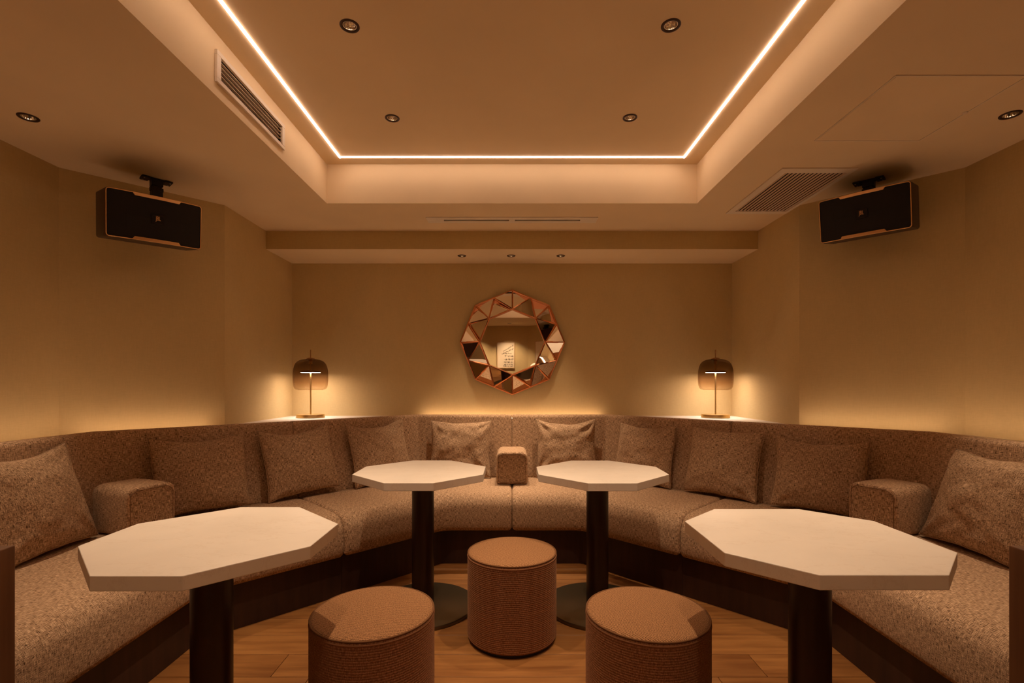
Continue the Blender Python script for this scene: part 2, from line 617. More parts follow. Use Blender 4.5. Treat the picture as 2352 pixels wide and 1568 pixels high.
# ------------------------------------------------------------------ recessed downlights
def downlight_proto():
    t = thing('recessed_downlight', 'x', 'light')
    ring = [(HR - 0.003, 0.004), (HR - 0.003, -0.0025), (HR, -0.0045), (0.0375, -0.0045), (0.0395, -0.002), (0.0395, 0.0005), (HR, 0.0005)]
    lathe('trim_ring', ring, M['trimring'], t, 40, True, closed=True)
    # faceted reflector: an open 12-sided cone with fine inner lip
    lip = [(HR - 0.003, -0.0015), (HR - 0.0065, -0.001), (HR - 0.0065, 0.002), (HR - 0.003, 0.003)]
    lathe('reflector_lip', lip, M['chrome'], t, 40, True, closed=True)
    cone = [(HR - 0.0062, 0.001), (0.021, 0.018), (0.0155, 0.032), (0.012, 0.040)]
    lathe('reflector', cone, M['chrome'], t, 16, False)
    lathe('bulb', [(0.0001, 0.033), (0.006, 0.034), (0.0105, 0.038), (0.0118, 0.0415), (0.0001, 0.043)], M['bulb'], t, 20)
    lathe('can', [(HR + 0.001, 0.001), (HR + 0.001, 0.06), (0.0001, 0.06)], M['ventdark'], t, 20)
    return t
dl0 = downlight_proto()
dl_used = [False]
def downlight(x, y, z, label, group, power, size, blend, tilt=None, rad=0.012, show=True):
    if not dl_used[0]:
        t = dl0; dl_used[0] = True
    else:
        t = copy_tree(dl0)
    t.location = (x, y, z)
    t['label'] = label
    if group: t['group'] = group
    DLS.append((x, y, z, power, size, blend, rad, t))
    return t
DLS = []
GC = 'downlights in the raised ceiling'
lab = ['near left downlight in the raised ceiling, above the vent grille side', 'near right downlight in the raised ceiling',
       'far left downlight in the raised ceiling, nearer the mirror', 'far right downlight in the raised ceiling, nearer the mirror']
for (x, y), l in zip(DL_COFFER, lab):
    downlight(x, y, ZC, l, GC, TABLE_SPOT * (0.84 if y > 2.5 else 1.0), 66, 0.85)
for (x, y), l in zip(DL_COFFER[4:], ('left downlight overhead, level with the front tables', 'right downlight overhead, level with the front tables', 'left downlight overhead, nearest the rear wall', 'right downlight overhead, nearest the rear wall')):
    downlight(x, y, ZC, l, 'downlights overhead out of view', TABLE_SPOT * (0.28 if y > 1 else 0.25), 72, 0.9)
for (x, y), l in zip(DL_REAR, ('left downlight washing the rear wall', 'right downlight washing the rear wall and the framed writing')):
    downlight(x, y, ZL, l, 'downlights near the rear wall', 55.0, 90, 0.9)
for (x, y), l in zip(DL_SIDE, ('downlight at far left in the low ceiling, left of the left loudspeaker', 'downlight at far right in the low ceiling beside the access hatch')):
    downlight(x, y, ZL, l, 'downlights in the low ceiling', SIDE_SPOT, 56, 1.0)
for (x, y), l in zip(DL_BEAM, ('left one of three small downlights under the back beam', 'middle one of three small downlights under the back beam', 'right one of three small downlights under the back beam')):
    t = downlight(x, y, ZB, l, 'small downlights under the back beam', BEAM_SPOT, 54, 1.0)
    t.scale = (0.9, 0.9, 0.9)
for (x, y, z, p, size, blend, rad, t) in DLS:
    ld = bpy.data.lights.new('downlight_beam', 'SPOT')
    ld.energy = p
    ld.color = (1.0, 0.72, 0.48)
    ld.spot_size = radians(size)
    ld.spot_blend = blend
    ld.shadow_soft_size = rad
    lo = bpy.data.objects.new('downlight_beam', ld)
    COL.objects.link(lo)
    lo.parent = t
    lo.location = (0, 0, 0.0)
    if z == ZL and y > 1:      # these two are turned a little towards the seats
        lo.rotation_euler = (radians(-9), radians(-11 if x < 0 else 11), 0)
    if y < -1:
        lo.rotation_euler = (radians(-14), 0, 0)
    if z == ZB:
        lo.rotation_euler = (radians(-7), 0, 0)

# ------------------------------------------------------------------ vents, hatch, grille
# wall vent on the left coffer side
v = thing('air_vent', 'long cream louvred air vent on the left side of the raised ceiling', 'vent', (-CX, 2.337, 2.565))
bm = bmesh.new()
a0, a1, c0, c1 = 2.034 - 2.337, 2.640 - 2.337, 2.499 - 2.565, 2.633 - 2.565
i0, i1, k0, k1 = V_Y[0] - 2.337, V_Y[1] - 2.337, V_Z[0] - 2.565, V_Z[1] - 2.565
for bb in ((a0, a1, c0, k0), (a0, a1, k1, c1), (a0, i0, k0, k1), (i1, a1, k0, k1)):
    bbox(bm, 0.0, 0.012, bb[0], bb[1], bb[2], bb[3], 0.001, 1)
bm_obj('vent_frame', bm, M['ventwhite'], v)
bm = bmesh.new()
bbox(bm, -0.07, -0.065, i0, i1, k0, k1)
for bb in ((i0 - 0.002, i0, k0, k1), (i1, i1 + 0.002, k0, k1), (i0, i1, k0 - 0.002, k0), (i0, i1, k1, k1 + 0.002)):
    bbox(bm, -0.07, 0.0, bb[0], bb[1], bb[2], bb[3])
bm_obj('vent_box', bm, M['ventdark'], v)
for k in range(5):
    zc = k0 + 0.0105 + k * 0.0188
    verts = []
    for yy in (i0, i1):
        for (xx, zz) in ((-0.014, 0.0015), (-0.014, 0.0030), (0.006, -0.0030), (0.006, -0.0048)):
            verts.append((xx, yy, zc + zz))
    mesh_obj('slat', verts, [(0, 1, 2, 3), (7, 6, 5, 4), (0, 4, 5, 1), (1, 5, 6, 2), (2, 6, 7, 3), (3, 7, 4, 0)], M['slat'], v)

# ceiling return grille on the right
gx0, gx1, gy0, gy1 = 1.50, 1.922, 2.728, 3.452
g = thing('ceiling_grille', 'square-edged slatted return air grille in the low ceiling beside the right loudspeaker', 'vent', ((gx0 + gx1) / 2, (gy0 + gy1) / 2, ZL))
def gl(x, y): return (x - (gx0 + gx1) / 2, y - (gy0 + gy1) / 2)
bm = bmesh.new()
for (x0, x1, ya, yb) in ((gx0, gx1, gy0, G_IN[2]), (gx0, gx1, G_IN[3], gy1), (gx0, G_IN[0], G_IN[2], G_IN[3]), (G_IN[1], gx1 - 0.0, G_IN[2], G_IN[3])):
    p0 = gl(x0, ya); p1 = gl(x1, yb)
    if yb > ND: p1 = (min(p1[0], NX - 0.004 - (gx0 + gx1) / 2), p1[1])
    bbox(bm, p0[0], p1[0], p0[1], p1[1], -0.007, 0.0, 0.0008, 1)
bm_obj('grille_frame', bm, M['ventwhite'], g)
bm = bmesh.new()
p0 = gl(G_IN[0], G_IN[2]); p1 = gl(G_IN[1], G_IN[3])
bbox(bm, p0[0], p1[0], p0[1], p1[1], 0.055, 0.06)
for bb in ((p0[0] - 0.002, p0[0], p0[1], p1[1]), (p1[0], p1[0] + 0.002, p0[1], p1[1]), (p0[0], p1[0], p0[1] - 0.002, p0[1]), (p0[0], p1[0], p1[1], p1[1] + 0.002)):
    bbox(bm, bb[0], bb[1], bb[2], bb[3], 0.0, 0.06)
bm_obj('grille_box', bm, M['ventdark'], g)
NS = 15
for k in range(NS):
    xc = p0[0] + (k + 0.5) * (p1[0] - p0[0]) / NS
    verts = []
    for yy in (p0[1], p1[1]):
        for (xx, zz) in ((0.0038, -0.0050), (0.0026, -0.0058), (-0.0036, 0.0004), (-0.0024, 0.0012)):
            verts.append((xc + xx, yy, zz))
    mesh_obj('slat', verts, [(0, 1, 2, 3), (7, 6, 5, 4), (0, 4, 5, 1), (1, 5, 6, 2), (2, 6, 7, 3), (3, 7, 4, 0)], M['slatbrown'], g)

# access hatch
hx0, hx1, hy0, hy1 = 1.488, 2.006, 1.907, 2.424
h = thing('access_hatch', 'square cream access hatch with thin edge frame in the low ceiling at right', 'hatch', ((hx0 + hx1) / 2, (hy0 + hy1) / 2, ZL))
hw, hd = (hx1 - hx0) / 2, (hy1 - hy0) / 2
bm = bmesh.new()
for bb in ((-hw, hw, -hd, -hd + 0.0045), (-hw, hw, hd - 0.0045, hd), (-hw, -hw + 0.0045, -hd + 0.0045, hd - 0.0045), (hw - 0.0045, hw, -hd + 0.0045, hd - 0.0045)):
    bbox(bm, bb[0], bb[1], bb[2], bb[3], -0.0035, 0.0)
bm_obj('hatch_frame', bm, M['ventwhite'], h)
box('hatch_panel', -hw + 0.007, hw - 0.006, -hd + 0.006, hd - 0.006, -0.0028, 0.0, M['ceiling'], h, 0.0006, 1)
lathe('latch', [(0.0001, -0.005), (0.009, -0.0048), (0.0105, -0.003), (0.0105, 0.0)], M['ventwhite'], h, 20, True, loc=(hw - 0.012, 0.0, -0.0028))

# slim slot diffuser
sd = thing('slot_diffuser', 'long slim cream two-slot air diffuser in the low ceiling above the beam', 'vent', (0, 3.59, ZL))
bm = bmesh.new()
ya, yb = 3.534 - 3.59, 3.649 - 3.59
sa, sb = S_Y[0] - 3.59, S_Y[1] - 3.59
for bb in ((-0.62, 0.62, ya, sa), (-0.62, 0.62, sb, yb), (-0.62, SLOTS[0][0], sa, sb), (SLOTS[0][1], SLOTS[1][0], sa, sb), (SLOTS[1][1], 0.62, sa, sb)):
    bbox(bm, bb[0], bb[1], bb[2], bb[3], -0.006, 0.0, 0.0008, 1)
bm_obj('diffuser_plate', bm, M['ventwhite'], sd)
for a, b in SLOTS:
    bm = bmesh.new()
    bbox(bm, a, b, sa, sb, 0.03, 0.033)
    bbox(bm, a, b, sa - 0.001, sa, 0.0, 0.03); bbox(bm, a, b, sb, sb + 0.001, 0.0, 0.03)
    bm_obj('slot', bm, M['ventdark'], sd)

# ------------------------------------------------------------------ banquette modules
FD = 3.37
P_C = (-0.0006, FD); P_1 = (-0.4725, FD); P_M = (-0.97375, 2.86875); P_2 = (-1.475, 2.3675); P_E = (-1.475, 1.425)

def offset_point(poly, i, d):
    n = len(poly)
    def nrm(a, b):
        v_ = Vector((b[0] - a[0], b[1] - a[1])).normalized()
        return Vector((v_.y, -v_.x))
    p = Vector(poly[i])
    if i == 0: return p + nrm(poly[0], poly[1]) * d
    if i == n - 1: return p + nrm(poly[-2], poly[-1]) * d
    a = nrm(poly[i - 1], poly[i]); b = nrm(poly[i], poly[i + 1])
    m = (a + b).normalized()
    return p + m * (d / m.dot(a))

def path_pts(poly, d, rho, R, nf=8, ns=6):
    P = [offset_point(poly, i, d) for i in range(len(poly))]
    out = []
    n = len(P)
    for i in range(n - 1):
        a, b = P[i], P[i + 1]
        L = (b - a).length
        t = (b - a) / L
        s0 = 0.0 if i == 0 else rho
        s1 = L if i == n - 2 else L - rho
        fr = []
        if i == 0 and R > 0:
            fr += [0, 0.08 * R, 0.3 * R, 0.6 * R, R]
            s0 = R * 1.3
        end = []
        if i == n - 2 and R > 0:
            end = [L - R, L - 0.6 * R, L - 0.3 * R, L - 0.08 * R, L]
            s1 = L - R * 1.3
        for k in range(ns + 1):
            fr.append(s0 + (s1 - s0) * k / ns)
        fr += end
        for s in fr:
            out.append(a + t * s)
        if i < n - 2:
            c = P[i + 1]
            t2 = (P[i + 2] - c).normalized()
            q0 = c - t * rho; q2 = c + t2 * rho
            for k in range(1, nf):
                u = k / nf
                out.append(q0 * (1 - u) ** 2 + c * 2 * u * (1 - u) + q2 * u * u)
    return out

def sweep(name, poly, prof, mat, parent, rho=0.02, R=0.02, sgn=1, org=(0, 0), smooth=True, u0=0.0):
    """prof closed loop (d,z), clockwise seen with d to the right; outward normals computed"""
    n = len(prof)
    nrm = []
    area = sum(prof[i][0] * prof[(i + 1) % n][1] - prof[(i + 1) % n][0] * prof[i][1] for i in range(n))
    for i in range(n):
        a = Vector(prof[i - 1]); b = Vector(prof[(i + 1) % n])
        t = (b - a).normalized()
        nn = Vector((t.y, -t.x))
        if area < 0: nn = -nn
        nrm.append(nn)
    base = path_pts(poly, prof[0][0], rho, R)
    m = len(base)
    S = [0]
    for i in range(1, m):
        S.append(S[-1] + (base[i] - base[i - 1]).length)
    V = [0]
    for i in range(1, n + 1):
        V.append(V[-1] + math.dist(prof[i - 1], prof[i % n]))
    cache = {}
    verts, uvs = [], []
    for i in range(m):
        e = min(S[i], S[-1] - S[i])
        ins = 0.0
        if R > 0 and e < R:
            ins = R - sqrt(max(0, R * R - (R - e) ** 2))
        for j in range(n + 1):
            jj = j % n
            d = prof[jj][0] - nrm[jj].x * ins
            z = prof[jj][1] - nrm[jj].y * ins
            key = round(d, 6)
            if key not in cache:
                cache[key] = path_pts(poly, d, rho, R)
            p = cache[key][i]
            verts.append((sgn * p.x - org[0], p.y - org[1], z))
            uvs.append((S[i] + u0, V[j]))
    w_ = n + 1
    faces = []
    for i in range(m - 1):
        for j in range(n):
            faces.append((i * w_ + j, i * w_ + j + 1, (i + 1) * w_ + j + 1, (i + 1) * w_ + j))
    faces.append(tuple(range(n)))
    faces.append(tuple((m - 1) * w_ + j for j in range(n))[::-1])
    me = bpy.data.meshes.new(name)
    me.from_pydata(verts, [], faces)
    ul = me.uv_layers.new(name='UVMap')
    for p in me.polygons:
        for li in p.loop_indices:
            ul.data[li].uv = uvs[me.loops[li].vertex_index]
    bm = bmesh.new(); bm.from_mesh(me)
    bmesh.ops.recalc_face_normals(bm, faces=bm.faces)
    bm.to_mesh(me); bm.free()
    if smooth: me.shade_smooth()
    me.materials.append(mat)
    return link(bpy.data.objects.new(name, me), parent)

def arc(cx, cz, rx, rz, a0_, a1_, n):
    return [(cx + rx * cos(radians(a0_ + (a1_ - a0_) * k / n)), cz + rz * sin(radians(a0_ + (a1_ - a0_) * k / n))) for k in range(n + 1)]

seat_prof = [(0.72, 0.245), (0.72, 0.44), (0.70, 0.474), (0.60, 0.482), (0.45, 0.485), (0.30, 0.485), (0.18, 0.484)]
seat_prof += arc(0.11, 0.372, 0.110, 0.110, 90, 180, 9)
seat_prof += [(-0.003, 0.34), (-0.004, 0.30), (-0.002, 0.265), (0.003, 0.247), (0.014, 0.2385), (0.05, 0.2385), (0.4, 0.2385), (0.70, 0.2385)]
back_prof = [(0.868, 0.45), (0.868, 0.955)] + arc(0.842, 0.958, 0.026, 0.026, 0, 90, 4) + [(0.815, 0.985)] + arc(0.80, 0.955, 0.03, 0.03, 90, 172, 6) + [(0.752, 0.82), (0.728, 0.70), (0.700, 0.57), (0.684, 0.49), (0.682, 0.45)]
kick_prof = [(0.86, 0.0), (0.86, 0.2385), (0.045, 0.2385), (0.045, 0.0)]

mods = [('center', 'left-hand centre module of the brown tweed banquette, left of the middle seam', -1),
        ('center', 'right-hand centre module of the brown tweed banquette, right of the middle seam', 1),
        ('side', 'brown tweed banquette module along the left wall with wooden end panel', -1),
        ('side', 'brown tweed banquette module along the right wall with wooden end panel', 1)]
for kind, label, s in mods:
    e_ = 0.0005
    poly = [P_C, P_1, (P_M[0] + e_, P_M[1] + e_)] if kind == 'center' else [(P_M[0] - e_, P_M[1] - e_), P_2, P_E]
    sg = -s     # polygon is written for the left half
    org = (s * 0.7, 3.4) if kind == 'center' else (s * 1.8, 2.2)
    t = thing('banquette', label, 'sofa', (org[0], org[1], 0), 'modules of the wrap-round banquette')
    sweep('seat', poly, seat_prof, M['tweed'], t, 0.07, 0.028, sg, org, u0=random.random() * 3)
    sweep('backrest', poly, back_prof, M['tweed'], t, 0.012, 0.012, sg, org, u0=random.random() * 3)
    kp = list(poly)
    if kind == 'side':
        kp = [poly[0], P_2, (P_E[0], P_E[1] + 0.002)]
    sweep('kick_base', kp, kick_prof, M['kick'], t, 0.002, 0.0, sg, org, smooth=False)
    if kind == 'side':
        xs = sorted((s * 1.437 - org[0], s * 2.50 - org[0]))
        o = box('end_panel', xs[0], xs[1], 1.375 - org[1], 1.424 - org[1], 0.0, 0.782, M['panelwood'], t, 0.003, 2)
        o['label'] = 'brown wooden end panel'

# low wall behind the backrest that carries the light cove and the corner shelves
led_prof = [(0.9, 0.93), (0.9, 0.0), (1.2, 0.0), (1.2, 0.93)]
def ledge(name, pts, z1, mat, z0=0.0):
    return struct(prism(name, pts, z0, z1, mat))
def offs(d, s=1):
    c = offset_point([P_C, P_1, P_M, P_2, P_E], 1, d); e = offset_point([P_C, P_1, P_M, P_2, P_E], 3, d)
    return (s * c.x, c.y), (s * e.x, e.y)
B = 0.872
cL, eL = offs(B, 1)
# centre ledge
ledge('trim_5', [(cL[0], FD + B), (-cL[0], FD + B), (-cL[0], DB), (cL[0], DB)], 0.945, M['shelf'])
for s, nm in ((1, 'trim_6'), (-1, 'trim_7')):
    c_, e_ = offs(B, s)
    # diagonal + side ledge
    p1 = Vector(offset_point([P_M, P_2], 0, B)); 
    k = NX
    dd = cL[1] + abs(cL[0])      # |x|+y on the back of the diagonal backrest
    pts = [(s * -NX, dd - NX), (s * -NX, ND), (s * -SX, SD), (s * -SX, 1.45), (e_[0], 1.45), (e_[0], e_[1])]
    ledge(nm, pts, 0.945 if s == 1 else 0.966, M['shelf'])
    lbl = 'left' if s == 1 else 'right'
    sh = prism('corner_shelf', [(cL[0] * s, FD + B + 0.045), (s * -NX, dd - NX + 0.045), (s * -NX, DB), (cL[0] * s, DB)], 0.0, SHELF_Z, M['shelf'], None, 0.0)
    tag(sh, 'cream stone corner shelf at the %s, under the smoked glass lamp' % lbl, 'shelf', 'corner shelves')

# cove light strips, hidden low behind the backrest
def strip_box(name, a, b, wd, z, hgt):
    a = Vector(a); b = Vector(b); d = (b - a).normalized(); s_ = Vector((d.y, -d.x)) * wd / 2
    poly = [tuple(a + s_), tuple(b + s_), tuple(b - s_), tuple(a - s_)]
    return struct(prism(name, poly, z, z + hgt, M['cove']))
q = 0.889
n_ = 8
cq, eq = offs(q, 1)
strip_box('trim_%d' % n_, (cL[0] + 0.05, FD + q), (-cL[0] - 0.05, FD + q), 0.012, 0.945, 0.008)
for s in (1, -1):
    c_, e_ = offs(q, s)
    ddq = abs(cq[0]) + cq[1]
    n_ += 1
    zs = 0.945 if s == 1 else 0.966
    strip_box('trim_%d' % n_, (s * -1.862, ddq - 1.862), (e_[0], e_[1]), 0.012, zs, 0.008)
    n_ += 1
    strip_box('trim_%d' % n_, (e_[0], e_[1]), (e_[0], 1.47), 0.012, zs, 0.008)

# ------------------------------------------------------------------ armrest blocks
def rounded_rect(w_, h_, rt, rb, n=6):
    pts = []
    for (cx, cz, r_, a0_) in ((w_ / 2 - rb, rb, rb, -90), (w_ / 2 - rt, h_ - rt, rt, 0), (-w_ / 2 + rt, h_ - rt, rt, 90), (-w_ / 2 + rb, rb, rb, 180)):
        pts += arc(cx, cz, r_, r_, a0_, a0_ + 90, n)
    return pts
def armrest_proto():
    t = thing('armrest_block', 'x', 'armrest', (0, 0, 0), 'armrest blocks standing on the banquette')
    W_, H_, L_ = 0.236, 0.242, 0.335
    prof = rounded_rect(W_, H_, 0.046, 0.022)
    n = len(prof)
    R = 0.016
    ys = [0, 0.1 * R, 0.35 * R, 0.65 * R, R, L_ * 0.3, L_ * 0.6, L_ - R, L_]
    verts, uvs = [], []
    c = Vector((0, H_ / 2))
    V = [0]
    for i in range(1, n + 1):
        V.append(V[-1] + math.dist(prof[i - 1], prof[i % n]))
    for y in ys:
        e = y
        ins = R - sqrt(max(0, R * R - (R - e) ** 2)) if e < R else 0
        for j in range(n + 1):
            p = Vector(prof[j % n])
            q_ = Vector((p.x * (1 - ins / (W_ / 2)), c.y + (p.y - c.y) * (1 - ins / (H_ / 2))))
            bulge = 0.004 * sin(pi * min(1, y / L_))
            verts.append((q_.x, y, q_.y + (bulge if p.y > H_ * 0.6 else 0)))
            uvs.append((V[j], y))
    w_ = n + 1
    faces = [(i * w_ + j, i * w_ + j + 1, (i + 1) * w_ + j + 1, (i + 1) * w_ + j) for i in range(len(ys) - 1) for j in range(n)]
    b = len(ys) - 1
    faces.append(tuple(b * w_ + j for j in range(n)))
    me = bpy.data.meshes.new('body')
    me.from_pydata(verts, [], faces)
    ul = me.uv_layers.new(name='UVMap')
    for p in me.polygons:
        for li in p.loop_indices:
            ul.data[li].uv = uvs[me.loops[li].vertex_index]
    bm = bmesh.new(); bm.from_mesh(me); bmesh.ops.recalc_face_normals(bm, faces=bm.faces); bm.to_mesh(me); bm.free()
    me.shade_smooth(); me.materials.append(M['tweed'])
    link(bpy.data.objects.new('body', me), t)
    fr = [(p[0] * (1 - R / (W_ / 2)), H_ / 2 + (p[1] - H_ / 2) * (1 - R / (H_ / 2))) for p in prof]
    vf = [(0, 0.0, H_ / 2)] + [(p[0], 0.0, p[1]) for p in fr]
    mesh_obj('front_panel', vf, [(0, i, i % n + 1) for i in range(1, n + 1)], M['cushion'], t, [(v_[0], v_[2]) for v_ in vf], False)
    tube('piping', [(p[0] * 1.01, -0.0005, (p[1] - H_ / 2) * 1.01 + H_ / 2) for p in fr], 0.0019, M['piping'], t, 6, True)
    return t
ar = armrest_proto()
ar.location = (0.0, FD + 0.342, SEAT_Z + 0.0072)
ar['label'] = 'tweed armrest block at the centre of the banquette, between the two back tables'
for s, l in ((-1, 'left'), (1, 'right')):
    c_ = copy_tree(ar)
    dx, dy = (0.9239, -0.3827)         # from backrest towards the room, left side
    bx_, by_ = (-2.155, 2.649)
    c_.location = (s * -(bx_ + dx * 0.340), by_ + dy * 0.340, SEAT_Z + 0.0072)
    c_.scale = (1, 0.84, 1)
    # local +y points to the backrest
    ang = math.atan2(-dy, (dx if s > 0 else -dx)) - pi / 2
    c_.rotation_euler = (0, 0, ang)
    c_['label'] = 'tweed armrest block at the %s bend of the banquette, behind the front %s table' % (l, l)

# ------------------------------------------------------------------ cushions
def cushion(idx, base, along, outw, W_, H_, top_d, label, roll=0.0, seed=0, sag=0.02, T=0.062, fold=0.5):
    """base: point on the seat under the middle; along: unit horizontal; outw: towards backrest"""
    al = Vector((along[0], along[1], 0)).normalized()
    ow = Vector((outw[0], outw[1], 0)).normalized()
    upv = (ow * top_d + Vector((0, 0, sqrt(max(0.01, H_ * H_ - top_d * top_d))))).normalized()
    nrm = al.cross(upv).normalized()
    if nrm.dot(ow) > 0:
        nrm = -nrm
    if abs(al.cross(upv).normalized().dot(nrm) - 1) > 0.1:
        al = -al
    # al x up = nrm (towards the room)
    Rm = Matrix((al, upv, nrm)).transposed().to_4x4()
    rng = random.Random(seed)
    N = 44
    off = Vector((rng.uniform(0, 50), rng.uniform(0, 50), 0))
    ears = [rng.uniform(0.5, 1.3) for _ in range(4)]
    def shape(u, v_):
        px = 0.075 * (1 - v_ * v_) * abs(u) ** 2
        py = 0.075 * (1 - u * u) * abs(v_) ** 2
        x = W_ / 2 * u * (1 - px)
        y = H_ / 2 * v_ * (1 - py)
        if v_ > 0:
            y -= sag * (1 - u * u) * v_ ** 2
        x += 0.006 * noise.noise(Vector((v_ * 2.2, u, seed)))
        y += 0.006 * noise.noise(Vector((u * 2.2 + 9, v_, seed)))
        # ears bend forward or back a little
        ei = (0 if u < 0 else 1) + (0 if v_ < 0 else 2)
        k = max(0, abs(u) - 0.7) * max(0, abs(v_) - 0.7) / 0.09
        z = (ears[ei] - 0.9) * 0.05 * k
        return x, y, z
    verts, uvs = [], []
    idxs = {}
    for side in (1, -1):
        for j in range(N + 1):
            for i in range(N + 1):
                u = -1 + 2 * i / N; v_ = -1 + 2 * j / N
                edge = i in (0, N) or j in (0, N)
                if side == -1 and edge:
                    idxs[(side, i, j)] = idxs[(1, i, j)]
                    continue
                x, y, z = shape(u, v_)
                th = T * (max(0, 1 - abs(u) ** 2.3) ** 0.62) * (max(0, 1 - abs(v_) ** 2.3) ** 0.62)
                p = Vector((u * 1.4, v_ * 1.4, 0)) + off
                env = min(1.0, 3.0 * (1 - max(abs(u), abs(v_))))
                wv = noise.noise(p * 1.3) * 0.012 * env + noise.noise(p * 3.1) * 0.005 * env
                # folds radiating from the corners
                for cxx, cyy, am in ((-1, -1, ears[0]), (1, -1, ears[1]), (-1, 1, ears[2]), (1, 1, ears[3])):
                    du, dv = u - cxx, v_ - cyy
                    r_ = sqrt(du * du + dv * dv) + 1e-6
                    a_ = math.atan2(dv, du)
                    wv += fold * 0.0085 * am * sin(a_ * 9 + off.x + r_ * 2) * math.exp(-((r_ - 0.45) / 0.32) ** 2)
                z += side * (th + wv * (1 if side > 0 else 0.3) * min(1, th / 0.02))
                idxs[(side, i, j)] = len(verts)
                verts.append((x, y + H_ / 2, z))
                uvs.append((u * W_ / 2 + off.x, v_ * H_ / 2 + off.y))
    faces = []
    for side in (1, -1):
        for j in range(N):
            for i in range(N):
                f = (idxs[(side, i, j)], idxs[(side, i + 1, j)], idxs[(side, i + 1, j + 1)], idxs[(side, i, j + 1)])
                faces.append(f if side > 0 else f[::-1])
    t = thing('cushion', label, 'cushion', (base[0], base[1], base[2]), 'scatter cushions along the banquette')
    t.rotation_mode = 'QUATERNION'
    t.rotation_quaternion = (Rm @ Matrix.Rotation(roll, 4, 'Z')).to_quaternion()
    mesh_obj('cover', verts, faces, M['cushion'], t, uvs, True)
    edge = []
    M_ = 30
    for k in range(M_): edge.append((-1 + 2 * k / M_, -1))
    for k in range(M_): edge.append((1, -1 + 2 * k / M_))
    for k in range(M_): edge.append((1 - 2 * k / M_, 1))
    for k in range(M_): edge.append((-1, 1 - 2 * k / M_))
    pts = []
    for u, v_ in edge:
        x, y, z = shape(u, v_)
        pts.append((x, y + H_ / 2, z))
    tube('seam', pts, 0.0018, M['cushion'], t, 6, True)
    # settle it: rest on the seat and touch the backrest without sinking into either
    def back_at(z):
        pr = [(0.45, 0.682), (0.49, 0.684), (0.57, 0.700), (0.70, 0.728), (0.82, 0.752), (0.955, 0.770), (1.2, 0.80)]
        for (z0, d0), (z1, d1) in zip(pr[:-1], pr[1:]):
            if z <= z1:
                return d0 + (d1 - d0) * max(0, (z - z0) / (z1 - z0))
        return 0.8
    mw = Matrix.Translation(base) @ t.rotation_quaternion.to_matrix().to_4x4()
    W3 = [mw @ Vector(v_) for v_ in verts]
    lift = SEAT_Z + 0.0085 - min(p.z for p in W3)
    pen = max(max(p.y - FD, (abs(p.x) + p.y - 3.8425) / sqrt(2), abs(p.x) - 1.475) - back_at(p.z + lift) for p in W3) + 0.004
    t.location = Vector(base) + Vector((0, 0, lift)) - ow * pen
    SETTLE.append((round(lift, 3), round(pen, 3)))
    return t

SETTLE = []
S2 = 1 / sqrt(2)
def diag_base(s, side, d=0.60):
    """s=(D-|X|)/sqrt2 , d = distance behind the front edge of the seat"""
    tot = 3.8425 + d * sqrt(2)
    D = (tot + s * sqrt(2)) / 2
    X = (tot - s * sqrt(2)) / 2
    return (side * X, D, SEAT_Z + 0.004)
TD = 0.125
cush = [
    dict(base=(-2.075, 2.205, SEAT_Z + .004), along=(0, 1), outw=(-1, 0), W_=0.50, H_=0.49, top_d=0.16, label='large tweed cushion at the far left end, against the left armrest block', roll=0.03, sag=0.03),
    dict(base=diag_base(0.765, -1), along=(S2, S2), outw=(-S2, S2), W_=0.51, H_=0.465, top_d=TD, label='tweed cushion just right of the left armrest block', roll=0.0, sag=0.03, fold=0.3),
    dict(base=diag_base(1.365, -1), along=(S2, S2), outw=(-S2, S2), W_=0.49, H_=0.475, top_d=TD, label='tweed cushion in front of the left glass lamp, leaning to the left', roll=0.075, sag=0.045),
    dict(base=diag_base(1.965, -1), along=(S2, S2), outw=(-S2, S2), W_=0.50, H_=0.48, top_d=TD, label='tweed cushion behind the back left table, partly hidden by it', roll=0.05, sag=0.04),
    dict(base=(-0.424, FD + 0.60, SEAT_Z + .004), along=(1, 0), outw=(0, 1), W_=0.505, H_=0.475, top_d=TD, label='tweed cushion just left of the centre armrest block', roll=0.0, sag=0.012, fold=0.9),
    dict(base=(0.446, FD + 0.60, SEAT_Z + .004), along=(1, 0), outw=(0, 1), W_=0.50, H_=0.485, top_d=TD, label='creased tweed cushion just right of the centre armrest block', roll=0.0, sag=0.035, fold=1.2),
    dict(base=diag_base(1.95, 1), along=(S2, -S2), outw=(S2, S2), W_=0.50, H_=0.465, top_d=TD, label='tweed cushion behind the back right table, partly hidden by it', roll=0.0, sag=0.02, fold=0.4),
    dict(base=diag_base(1.36, 1), along=(S2, -S2), outw=(S2, S2), W_=0.50, H_=0.47, top_d=TD, label='tweed cushion in front of the right glass lamp', roll=-0.02, sag=0.012, fold=0.6),
    dict(base=diag_base(0.785, 1), along=(S2, -S2), outw=(S2, S2), W_=0.50, H_=0.445, top_d=TD, label='tweed cushion just left of the right armrest block', roll=0.0, sag=0.03, fold=0.5),
    dict(base=(2.075, 2.215, SEAT_Z + .004), along=(0, 1), outw=(1, 0), W_=0.50, H_=0.47, top_d=0.17, label='large tweed cushion at the far right end, against the right armrest block', roll=0.0, sag=0.015, fold=0.5),
]
for i, c_ in enumerate(cush):
    cushion(i, seed=i * 3 + 1, **c_)
print('settle', SETTLE)

